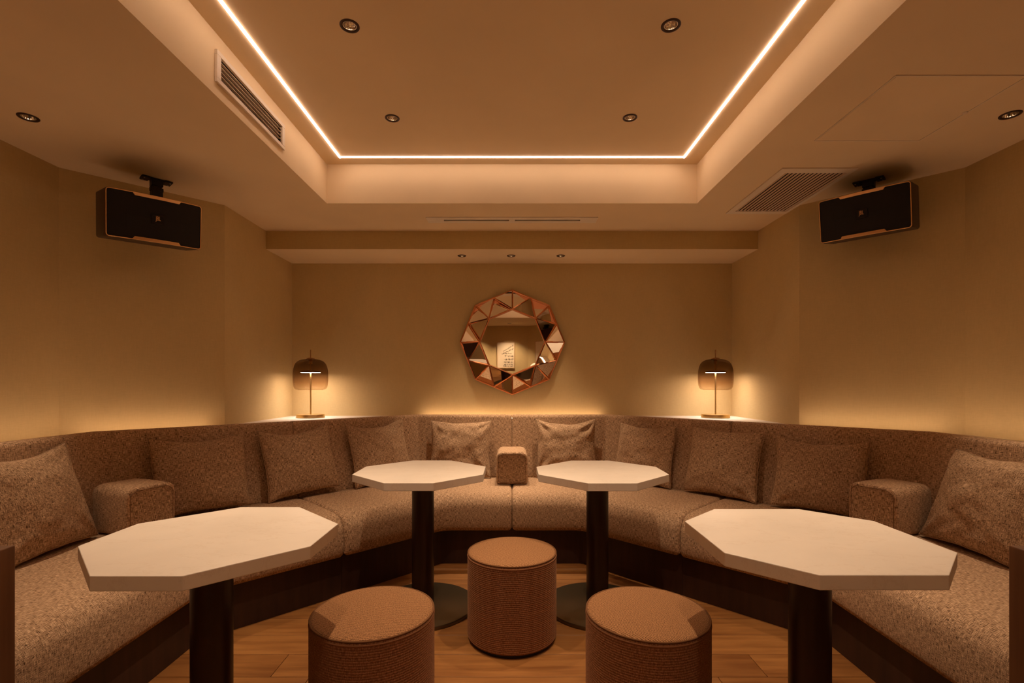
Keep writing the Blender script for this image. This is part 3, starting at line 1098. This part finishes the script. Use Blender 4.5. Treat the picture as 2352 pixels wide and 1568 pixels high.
# ------------------------------------------------------------------ tables
TZ, TT = 0.762, 0.040
def octagon(hx, hy, sx_, sy_):
    # half sizes and half lengths of the straight sides
    return [(-sx_, -hy), (sx_, -hy), (hx, -sy_), (hx, sy_), (sx_, hy), (-sx_, hy), (-hx, sy_), (-hx, -sy_)]
def table(cx, cy_, hx, hy, sx_, sy_, label, px=None, py=None, turn=0.0):
    t = thing('octagonal_table', label, 'table', (cx, cy_, 0), 'octagonal stone-topped pedestal tables')
    ox = (px - cx) if px is not None else 0
    oy = (py - cy_) if py is not None else 0
    prism('tabletop', octagon(hx, hy, sx_, sy_), TZ - TT, TZ, M['stone'], t, 0.0022)
    lathe('mounting_plate', [(0.0001, TZ - TT - 0.012), (0.11, TZ - TT - 0.012), (0.112, TZ - TT - 0.006), (0.112, TZ - TT), (0.0001, TZ - TT)], M['blackmetal'], t, 40, loc=(ox, oy, 0))
    lathe('pole', [(0.0001, 0.02), (0.0608, 0.02), (0.0608, TZ - TT - 0.012), (0.0001, TZ - TT - 0.012)], M['pole'], t, 64, True, loc=(ox, oy, 0))
    me = t.children[-1].data
    lathe('base_plate', [(0.0001, 0.0), (0.283, 0.0), (0.289, 0.002), (0.290, 0.006), (0.290, 0.016), (0.2885, 0.0195), (0.285, 0.0205), (0.0001, 0.0205)], M['disc'], t, 96, True, loc=(ox, oy, 0))
    return t
K = 0.986
table(-0.506, 2.764, 0.352, 0.354, 0.121, 0.125, 'cream stone octagonal table at back left, left of the centre armrest', -0.4985, 2.755)
table(0.4925, 2.759, 0.350, 0.353, 0.120, 0.121, 'cream stone octagonal table at back right, right of the centre armrest', 0.4780, 2.755)
table(-0.954, 1.594, 0.349, 0.347, 0.117, 0.118, 'large cream stone octagonal table at front left', -0.972, 1.594)
table(0.949, 1.582, 0.336, 0.329, 0.165, 0.163, 'large cream stone octagonal table at front right with longer straight sides', 0.957, 1.582)

# smooth shading by angle for lathed solids with sharp rims
def sharp_rims(ob, ang=35):
    me = ob.data
    bm = bmesh.new(); bm.from_mesh(me)
    for e in bm.edges:
        if len(e.link_faces) == 2 and e.calc_face_angle(0) > radians(ang):
            e.smooth = False
    bm.to_mesh(me); bm.free()

# ------------------------------------------------------------------ stools
def stool_proto():
    t = thing('round_stool', 'x', 'stool', (0, 0, 0), 'round ribbed stools')
    R_ = 0.220
    lathe('plinth', [(0.0001, 0.0), (R_ - 0.014, 0.0), (R_ - 0.012, 0.004), (R_ - 0.012, 0.03), (0.0001, 0.03)], M['black'], t, 72)
    prof = [(R_ - 0.012, 0.016), (R_ - 0.004, 0.018)]
    z = 0.022
    pitch = 0.0086
    while z < 0.402:
        prof += [(R_ - 0.0016, z), (R_ - 0.0002, z + pitch * 0.25), (R_, z + pitch * 0.5), (R_ - 0.0002, z + pitch * 0.75)]
        z += pitch
    prof += [(R_ - 0.0015, z), (R_ - 0.001, 0.413), (R_ - 0.005, 0.4165)]
    lathe('body', prof, M['rib'], t, 120, True, uv=True)
    # top cushion, slightly domed
    N = 72
    rings = [(R_ - 0.0045, 0.4165), (R_ - 0.006, 0.4200), (R_ - 0.012, 0.4235), (R_ - 0.025, 0.4262), (R_ - 0.05, 0.4285), (0.13, 0.4308), (0.08, 0.4325), (0.04, 0.4332)]
    verts, uvs, faces = [], [], []
    for (rr, zz) in rings:
        for k in range(N):
            a = 2 * pi * k / N
            verts.append((rr * cos(a), rr * sin(a), zz)); uvs.append((rr * cos(a), rr * sin(a)))
    verts.append((0, 0, 0.4335)); uvs.append((0, 0))
    for i in range(len(rings) - 1):
        for k in range(N):
            l = (k + 1) % N
            faces.append((i * N + k, i * N + l, (i + 1) * N + l, (i + 1) * N + k))
    b = (len(rings) - 1) * N
    for k in range(N):
        faces.append((b + k, b + (k + 1) % N, len(verts) - 1))
    mesh_obj('seat_top', verts, faces, M['ribtop'], t, uvs, True)
    def ring(rr, zz):
        return [(rr * cos(2 * pi * k / 96), rr * sin(2 * pi * k / 96), zz) for k in range(96)]
    p_ = tube('piping', ring(R_ - 0.0035, 0.4185), 0.0036, M['ribtop'], t, 8, True)
    tube('piping', ring(R_ - 0.0015, 0.4065), 0.0028, M['rib'], t, 8, True)
    return t
st = stool_proto()
st.location = (0.0, 2.44, 0); st['label'] = 'round brown ribbed stool in the middle, between the two back tables'
for (x, y, l, rz) in ((-0.5056, 1.796, 'round brown ribbed stool at front left, beside the front left table', 0.5), (0.4906, 1.792, 'round brown ribbed stool at front right, beside the front right table', -0.5)):
    c_ = copy_tree(st)
    c_.location = (x, y, 0); c_.rotation_euler = (0, 0, rz); c_['label'] = l
for o in bpy.data.objects:
    if o.type == 'MESH' and o.name.split('.')[0] in ('pole', 'base_plate', 'mounting_plate', 'plinth'):
        sharp_rims(o)

# ------------------------------------------------------------------ loudspeakers
def text_mesh(body, size, name, mat, parent, depth=0.0008, loc=(0, 0, 0)):
    cu = bpy.data.curves.new(name, 'FONT')
    cu.body = body
    cu.size = size
    cu.align_x = 'CENTER'; cu.align_y = 'CENTER'
    cu.extrude = depth
    cu.offset = 0.0002
    ob = bpy.data.objects.new(name, cu)
    COL.objects.link(ob)
    dg = bpy.context.evaluated_depsgraph_get()
    me = bpy.data.meshes.new_from_object(ob.evaluated_get(dg))
    bpy.data.objects.remove(ob, do_unlink=True)
    me.materials.clear(); me.materials.append(mat)
    o = bpy.data.objects.new(name, me)
    o.location = loc
    return link(o, parent)

def speaker(center, yaw, pitch, roll, label, plate_loc, plate_yaw, mount=0.20):
    """local frame: x width, y = back (away from the room), z up. front at y=0"""
    t = thing('loudspeaker', label, 'loudspeaker', center, 'ceiling-hung loudspeakers')
    t.rotation_mode = 'XYZ'
    Rm = Matrix.Rotation(yaw, 4, 'Z') @ Matrix.Rotation(pitch, 4, 'X') @ Matrix.Rotation(roll, 4, 'Y')
    t.rotation_euler = Rm.to_euler()
    W_, H_, Dp = 0.425, 0.240, 0.25
    # cabinet: bowed front, tapered rounded back
    def outline(w2, h2, r_, n=6):
        pts = []
        for (cx, cz, a0_) in ((w2 - r_, -h2 + r_, -90), (w2 - r_, h2 - r_, 0), (-w2 + r_, h2 - r_, 90), (-w2 + r_, -h2 + r_, 180)):
            pts += arc(cx, cz, r_, r_, a0_, a0_ + 90, n)
        # extra points along the long edges so that the front can bow
        out = []
        for i in range(len(pts)):
            a, b = pts[i], pts[(i + 1) % len(pts)]
            out.append(a)
            if abs(b[0] - a[0]) > 0.1:
                for k in range(1, 12):
                    out.append((a[0] + (b[0] - a[0]) * k / 12, a[1] + (b[1] - a[1]) * k / 12))
        return out
    def bow(x): return 0.030 * (x / (W_ / 2)) ** 2
    verts, faces = [], []
    secs = [(0.0, 1.0, 0.010), (0.012, 1.012, 0.012), (0.27, 1.012, 0.012), (0.31, 0.97, 0.02), (0.335, 0.88, 0.03)]
    for (y, sc, rr) in secs:
        ol = outline(W_ / 2 * sc, H_ / 2 * min(sc, 1.03), 0.014)
        for x, z in ol:
            verts.append((x, y + (bow(x) if y < 0.1 else 0.0), z))
    n = len(ol)
    for i in range(len(secs) - 1):
        for j in range(n):
            faces.append((i * n + j, i * n + (j + 1) % n, (i + 1) * n + (j + 1) % n, (i + 1) * n + j))
    faces.append(tuple((len(secs) - 1) * n + j for j in range(n)))
    cab = mesh_obj('cabinet', verts, faces, M['walnut'], t, None, True)
    sharp_rims(cab, 40)
    # grille: bowed sheet with a central crease
    NXg, NZg = 28, 12
    verts = []
    gw, gh = W_ / 2 - 0.006, H_ / 2 - 0.006
    for j in range(NZg + 1):
        for i in range(NXg + 1):
            u = -1 + 2 * i / NXg; v_ = -1 + 2 * j / NZg
            x = u * gw; z = v_ * gh
            y = bow(x) + 0.001 - 0.010 * (1 - abs(v_)) * min(1, 3 * (1 - abs(u)))
            verts.append((x, y, z))
    faces = [(j * (NXg + 1) + i, j * (NXg + 1) + i + 1, (j + 1) * (NXg + 1) + i + 1, (j + 1) * (NXg + 1) + i) for j in range(NZg) for i in range(NXg)]
    mesh_obj('grille', verts, faces, M['grille'], t, None, False)
    # gold frame: thin bead plus two wider bars at the middle of the long edges
    ol = outline(W_ / 2 - 0.002, H_ / 2 - 0.002, 0.013)
    tube('gold_rim', [(x, bow(x) - 0.001, z) for x, z in ol], 0.0026, M['gold'], t, 6, True)
    for s in (1, -1):
        verts = []
        xs = [-0.098 + 0.196 * k / 10 for k in range(11)]
        zt = s * (H_ / 2 - 0.002); zi = s * (H_ / 2 - 0.017)
        for yy in (-0.006, 0.004):
            for x in xs: verts.append((x * 1.1, bow(x) + yy, zt))
            for x in xs: verts.append((x, bow(x) + yy - (0.002 if yy < 0 else 0), zi))
        fs = []
        m_ = 11
        for b_ in (0, 2 * m_):
            for k in range(m_ - 1):
                fs.append((b_ + k, b_ + k + 1, b_ + m_ + k + 1, b_ + m_ + k))
        for k in range(m_ - 1):
            fs.append((k, k + 1, 2 * m_ + k + 1, 2 * m_ + k))
            fs.append((m_ + k, m_ + k + 1, 3 * m_ + k + 1, 3 * m_ + k))
        fs += [(0, m_, 3 * m_, 2 * m_), (m_ - 1, 2 * m_ - 1, 4 * m_ - 1, 3 * m_ - 1)]
        bm = bmesh.new()
        vv = [bm.verts.new(q_) for q_ in verts]
        for f in fs: bm.faces.new([vv[k] for k in f])
        bm_obj('gold_bar', bm, M['gold'], t)
    # emblem
    e = box('emblem', -0.029, 0.029, -0.0135, -0.006, -0.025, 0.025, M['blackmetal'], t, 0.002, 2)
    rim = [(-0.024, -0.020), (0.024, -0.020), (0.024, 0.020), (-0.024, 0.020)]
    tube('emblem_rim', [(x, -0.0140, z) for x, z in rim], 0.0009, M['trimring'], e, 5, True)
    tx = text_mesh('JBL', 0.021, 'emblem_letters', M['gold'], e, 0.0005, (0, -0.0142, 0.004))
    tx.rotation_euler = (pi / 2, 0, 0)
    tx.scale = (0.80, 1.45, 1)
    # bracket: two cross plates screwed to the ceiling, a neck and a swivel head; built upright in the world frame
    br = bpy.data.objects.new('ceiling_bracket', None)
    inv = Rm.inverted()
    bm = bmesh.new()
    def wbox(x0, x1, ya_, yb_, z0, z1, ang=0.0, bev=0.002):
        b2 = bmesh.new()
        bbox(b2, x0, x1, ya_, yb_, z0, z1, bev, 1)
        b2.transform(Matrix.Rotation(ang, 4, 'Z'))
        tmp = bpy.data.meshes.new('tmp'); b2.to_mesh(tmp); b2.free()
        bm.from_mesh(tmp); bpy.data.meshes.remove(tmp)
    px_, py_, pz_ = plate_loc
    def todo():
        off_ = Vector((px_, py_, pz_)) - Vector(center)
        return inv @ Matrix.Translation(off_) @ Matrix.Rotation(plate_yaw, 4, 'Z')
    wbox(-0.075, 0.075, -0.022, 0.022, -0.010, 0.0)
    wbox(-0.075, -0.035, -0.035, 0.035, -0.012, -0.002)
    wbox(0.035, 0.075, -0.035, 0.035, -0.012, -0.002)
    wbox(-0.028, 0.028, -0.028, 0.028, -0.045, -0.008)
    wbox(-0.020, 0.020, -0.020, 0.020, -0.078, -0.040)
    wbox(-0.032, 0.032, -0.016, 0.016, -0.072, -0.050)
    low = (Vector(center) + (Rm @ Vector((0, mount, H_ / 2 + 0.001)))).z - pz_
    wbox(-0.026, 0.026, -0.030, 0.030, low - 0.004, -0.070)
    bm.transform(todo())
    bk = bm_obj('ceiling_bracket', bm, M['black'], t)
    for (sx_, sy_) in ((-0.062, -0.022), (-0.062, 0.022), (0.062, -0.022), (0.062, 0.022)):
        b3 = bmesh.new()
        bmesh.ops.create_uvsphere(b3, u_segments=10, v_segments=6, radius=0.0042)
        b3.transform(todo() @ Matrix.Translation((sx_, sy_, -0.0125)))
        bm_obj('screw', b3, M['screw'], bk, True)
    return t
# left: front centre
lc = Vector((-1.891, 2.625, 2.122))
speaker(tuple(lc), radians(48.5), radians(9.0), radians(-1.6), 'black loudspeaker with gold rim hanging at the left, below the low ceiling', (-2.085, 2.885, ZL), radians(48.5), 0.30)
rc = Vector((1.945, 2.735, 2.192))
speaker(tuple(rc), radians(-46.5), radians(10.5), 0.0, 'black loudspeaker with gold rim hanging at the right, beside the slatted grille', (2.100, 2.895, ZL), radians(-46.5))

# ------------------------------------------------------------------ table lamps
def lamp(x, y, label, rz):
    t = thing('table_lamp', label, 'lamp', (x, y, SHELF_Z), 'smoked glass table lamps', (0, 0, rz))
    lathe('base', [(0.0001, 0.0), (0.109, 0.0), (0.111, 0.002), (0.111, 0.026), (0.109, 0.0285), (0.0001, 0.0285)], M['brass'], t, 64)
    sharp_rims(t.children[-1], 40)
    lathe('stem', [(0.0065, 0.0285), (0.0065, 0.45)], M['brass'], t, 20)
    # smoked glass bell: side wall with rounded shoulders, turned in at the foot, open below
    gp = [(0.098, 0.231), (0.112, 0.234), (0.124, 0.243), (0.132, 0.262), (0.1365, 0.30), (0.1375, 0.34), (0.1360, 0.38), (0.130, 0.415), (0.119, 0.445), (0.102, 0.465), (0.080, 0.477), (0.055, 0.483), (0.034, 0.485)]
    sm = []
    for i in range(len(gp) - 1):
        for k in range(4):
            u = k / 4
            a = gp[max(i - 1, 0)]; b = gp[i]; c = gp[i + 1]; d = gp[min(i + 2, len(gp) - 1)]
            def cr(p0, p1, p2, p3): return 0.5 * ((2 * p1) + (-p0 + p2) * u + (2 * p0 - 5 * p1 + 4 * p2 - p3) * u * u + (-p0 + 3 * p1 - 3 * p2 + p3) * u ** 3)
            sm.append((cr(a[0], b[0], c[0], d[0]), cr(a[1], b[1], c[1], d[1])))
    sm.append(gp[-1])
    gsh = lathe('glass_shade', sm, M['smoked'], t, 72)
    tube('glass_rim', [(0.098 * cos(2 * pi * k / 64), 0.098 * sin(2 * pi * k / 64), 0.231) for k in range(64)], 0.0016, M['smoked'], gsh, 6, True)
    lathe('cap', [(0.0001, 0.481), (0.036, 0.481), (0.037, 0.485), (0.034, 0.490), (0.022, 0.495), (0.008, 0.497), (0.0001, 0.497)], M['brassdark'], t, 40)
    lathe('collar', [(0.0001, 0.445), (0.014, 0.445), (0.014, 0.482), (0.0001, 0.482)], M['brass'], t, 24)
    lathe('light_head', [(0.078, 0.3745), (0.079, 0.376), (0.079, 0.384), (0.076, 0.387), (0.012, 0.390), (0.0001, 0.390)], M['brassdark'], t, 56)
    dd_ = lathe('light_disc', [(0.007, 0.3725), (0.074, 0.3725), (0.077, 0.3735), (0.0775, 0.3765)], M['disclight'], t, 56)
    tube('finial', [(0, 0, 0.495), (0, 0, 0.563)], 0.0042, M['brassdark'], t, 12)
    return t
lamp(-1.672, 4.085, 'smoked glass table lamp with brass base on the left corner shelf', 0.0)
lamp(1.690, 4.085, 'smoked glass table lamp with brass base on the right corner shelf', 0.0)

# ------------------------------------------------------------------ faceted mirror
mc = (0.003, DB, 1.607)
mr_ = thing('faceted_mirror', 'octagonal wall mirror with a ring of copper-edged triangular facets on the back wall', 'mirror', mc)
RO, RI = 0.452, 0.284
def pol(r_, k8, y): a = pi / 2 - k8 * pi / 4; return Vector((r_ * cos(a), y, r_ * sin(a)))
YB = -0.012
Ov = [pol(RO, k, -0.030) for k in range(8)]
Mv = [pol(RO * cos(pi / 8) * 1.0, k + 0.5, -0.030) for k in range(8)]
Iv = [pol(RI, k, -0.070) for k in range(8)]
rng = random.Random(5)
def pane(a, b, c, tilt):
    ctr = (a + b + c) / 3
    A, B_, C_ = [ctr + (p - ctr) * 0.90 for p in (a, b, c)]
    # facet: slightly tilted mirror plate with real thickness
    t1 = Vector((0, rng.uniform(-1, 1) * tilt, 0)); t2 = Vector((0, rng.uniform(-1, 1) * tilt, 0)); t3 = Vector((0, rng.uniform(-1, 1) * tilt, 0))
    pts = [A + t1, B_ + t2, C_ + t3]
    back = [p + Vector((0, 0.006, 0)) for p in pts]
    bm_ = bmesh.new()
    vv = [bm_.verts.new(p) for p in pts + back]
    for f in ((0, 1, 2), (5, 4, 3), (0, 3, 4, 1), (1, 4, 5, 2), (2, 5, 3, 0)):
        bm_.faces.new([vv[k] for k in f])
    bm_obj('mirror_facet', bm_, M['mirror'], mr_)
for k in range(8):
    k2 = (k + 1) % 8
    pane(Ov[k], Mv[k], Iv[k], 0.030)
    pane(Mv[k], Ov[k2], Iv[k2], 0.030)
    pane(Mv[k], Iv[k], Iv[k2], 0.030)
segs = []
for k in range(8):
    k2 = (k + 1) % 8
    segs += [(Ov[k], Mv[k]), (Mv[k], Ov[k2]), (Ov[k], Iv[k]), (Iv[k], Mv[k]), (Mv[k], Iv[k2]), (Iv[k], Iv[k2])]
for a, b in segs:
    tt = (b - a).normalized()
    side = tt.cross(Vector((0, 1, 0))).normalized() * 0.0078
    f = Vector((0, -0.007, 0)); g_ = Vector((0, 0.009, 0))
    verts = [a + side + g_, a + side + f * 0.4, a + f, a - side + f * 0.4, a - side + g_,
             b + side + g_, b + side + f * 0.4, b + f, b - side + f * 0.4, b - side + g_]
    fs = [(0, 1, 6, 5), (1, 2, 7, 6), (2, 3, 8, 7), (3, 4, 9, 8), (4, 0, 5, 9), (0, 4, 3, 2, 1), (5, 6, 7, 8, 9)]
    bm_ = bmesh.new(); vv = [bm_.verts.new(p) for p in verts]
    for q_ in fs: bm_.faces.new([vv[k] for k in q_])
    bm_obj('copper_strut', bm_, M['copper'], mr_)
prism_pts = [(pol(RI * 0.985, k, 0).x, pol(RI * 0.985, k, 0).z) for k in range(8)]
verts = [(x, -0.060, z) for x, z in prism_pts] + [(x, -0.052, z) for x, z in prism_pts]
fs = [tuple(range(8)), tuple(range(8, 16))[::-1]] + [(k, (k + 1) % 8, 8 + (k + 1) % 8, 8 + k) for k in range(8)]
bm_ = bmesh.new(); vv = [bm_.verts.new(p) for p in verts]
for q_ in fs: bm_.faces.new([vv[k] for k in q_])
bm_obj('mirror_glass', bm_, M['mirror'], mr_)
# back tray
verts = []
for yy, rr in ((-0.024, RO * 0.985), (0.0, RO * 0.90)):
    for k in range(8):
        p = pol(rr, k, yy); verts.append(p)
fs = [tuple(range(8)), tuple(range(8, 16))[::-1]] + [(k, (k + 1) % 8, 8 + (k + 1) % 8, 8 + k) for k in range(8)]
bm_ = bmesh.new(); vv = [bm_.verts.new(p) for p in verts]
for q_ in fs: bm_.faces.new([vv[k] for k in q_])
bm_obj('back_tray', bm_, M['copper'], mr_)

# ------------------------------------------------------------------ what the mirror shows: pictures and globe lamp at the rear
def scribble(parent, w_, h_, rows, seed, y=-0.0035):
    rg = random.Random(seed)
    bm_ = bmesh.new()
    def stroke(pts, r_):
        for a, b in zip(pts[:-1], pts[1:]):
            d = Vector((b[0] - a[0], 0, b[1] - a[1]))
            if d.length < 1e-5: continue
            n2 = Vector((-d.z, 0, d.x)).normalized() * r_
            A = Vector((a[0], y, a[1])); B2 = Vector((b[0], y, b[1]))
            vv = [bm_.verts.new(p) for p in (A + n2, A - n2, B2 - n2, B2 + n2)]
            bm_.faces.new(vv)
    for (x0, x1, z, hh, slope) in rows:
        x = x0
        while x < x1:
            letters = rg.randint(3, 7)
            pts = []
            zz = z + slope * (x - x0)
            for _ in range(letters):
                wd = rg.uniform(0.006, 0.013)
                top = hh * rg.choice((0.35, 0.4, 0.45, 0.9, 1.1)); low = -hh * rg.choice((0.05, 0.05, 0.1, 0.6))
                for k in range(9):
                    u = k / 8
                    a_ = u * 2 * pi
                    px_ = x + wd * (u + 0.35 * sin(a_) * rg.uniform(0.5, 1.2))
                    pz_ = zz + (top if u < 0.5 else -low * -1) * abs(sin(a_)) 
                    pts.append((px_, pz_))
                x += wd
                zz += slope * wd
                if x > x1: break
            stroke(pts, rg.uniform(0.0011, 0.0020))
            x += rg.uniform(0.008, 0.016)
    return bm_obj('ink_writing', bm_, M['ink'], parent, fix=True)

def picture(loc, rz, w_, h_, label, rows, seed):
    t = thing('framed_writing', label, 'picture', loc, None, (0, 0, rz))
    bm_ = bmesh.new()
    fw = 0.012
    for (x0, x1, z0, z1) in ((-w_ / 2, w_ / 2, -h_ / 2, -h_ / 2 + fw), (-w_ / 2, w_ / 2, h_ / 2 - fw, h_ / 2), (-w_ / 2, -w_ / 2 + fw, -h_ / 2 + fw, h_ / 2 - fw), (w_ / 2 - fw, w_ / 2, -h_ / 2 + fw, h_ / 2 - fw)):
        bbox(bm_, x0, x1, -0.012, 0.018, z0, z1)
    bm_obj('picture_frame', bm_, M['frame'], t)
    box('paper', -w_ / 2 + fw, w_ / 2 - fw, -0.002, 0.010, -h_ / 2 + fw, h_ / 2 - fw, M['paper'], t)
    scribble(t, w_, h_, rows, seed)
    return t
# local -y faces the room, so turn by 180 degrees on the rear wall
rowsA = [(-0.16, 0.05, 0.20, 0.022, -0.6), (-0.16, 0.09, 0.13, 0.022, -0.5), (-0.12, 0.04, 0.03, 0.024, 0.0), (-0.16, 0.02, -0.03, 0.028, 0.05), (-0.16, 0.03, -0.095, 0.03, 0.0), (-0.15, 0.04, -0.155, 0.022, 0.03), (-0.15, 0.04, -0.20, 0.02, 0.0), (-0.15, 0.05, -0.235, 0.016, 0.0)]
picture((-0.130, REAR + 0.019, 1.84), pi, 0.37, 0.55, 'framed paper with black handwriting on the rear wall, seen whole in the mirror', rowsA, 3)
dirx = Vector((1.08, 1.08)).normalized()
pp = Vector((0.336, REAR)) + dirx * 0.42 + Vector((-S2, S2)) * 0.019
picture((pp.x, pp.y, 1.84), pi + pi / 4, 0.40, 0.55, 'framed paper with handwriting beside the wall edge, cut off in the mirror', rowsA[2:], 8)

fl = thing('floor_lamp', 'floor lamp with glowing round glass globe, seen low in the mirror', 'lamp', (0.46, -1.30, 0))
lathe('base', [(0.0001, 0), (0.14, 0), (0.14, 0.015), (0.0001, 0.018)], M['brass'], fl, 40)
tube('pole', [(0, 0, 0.015), (0, 0, 1.46)], 0.008, M['brass'], fl, 12)
bm = bmesh.new(); bmesh.ops.create_uvsphere(bm, u_segments=32, v_segments=20, radius=0.10)
bm_obj('globe', bm, M['globe'], fl, True, (0, 0, 1.555))

# tidy any leftover temporary data
for me in list(bpy.data.meshes):
    if me.users == 0:
        bpy.data.meshes.remove(me)
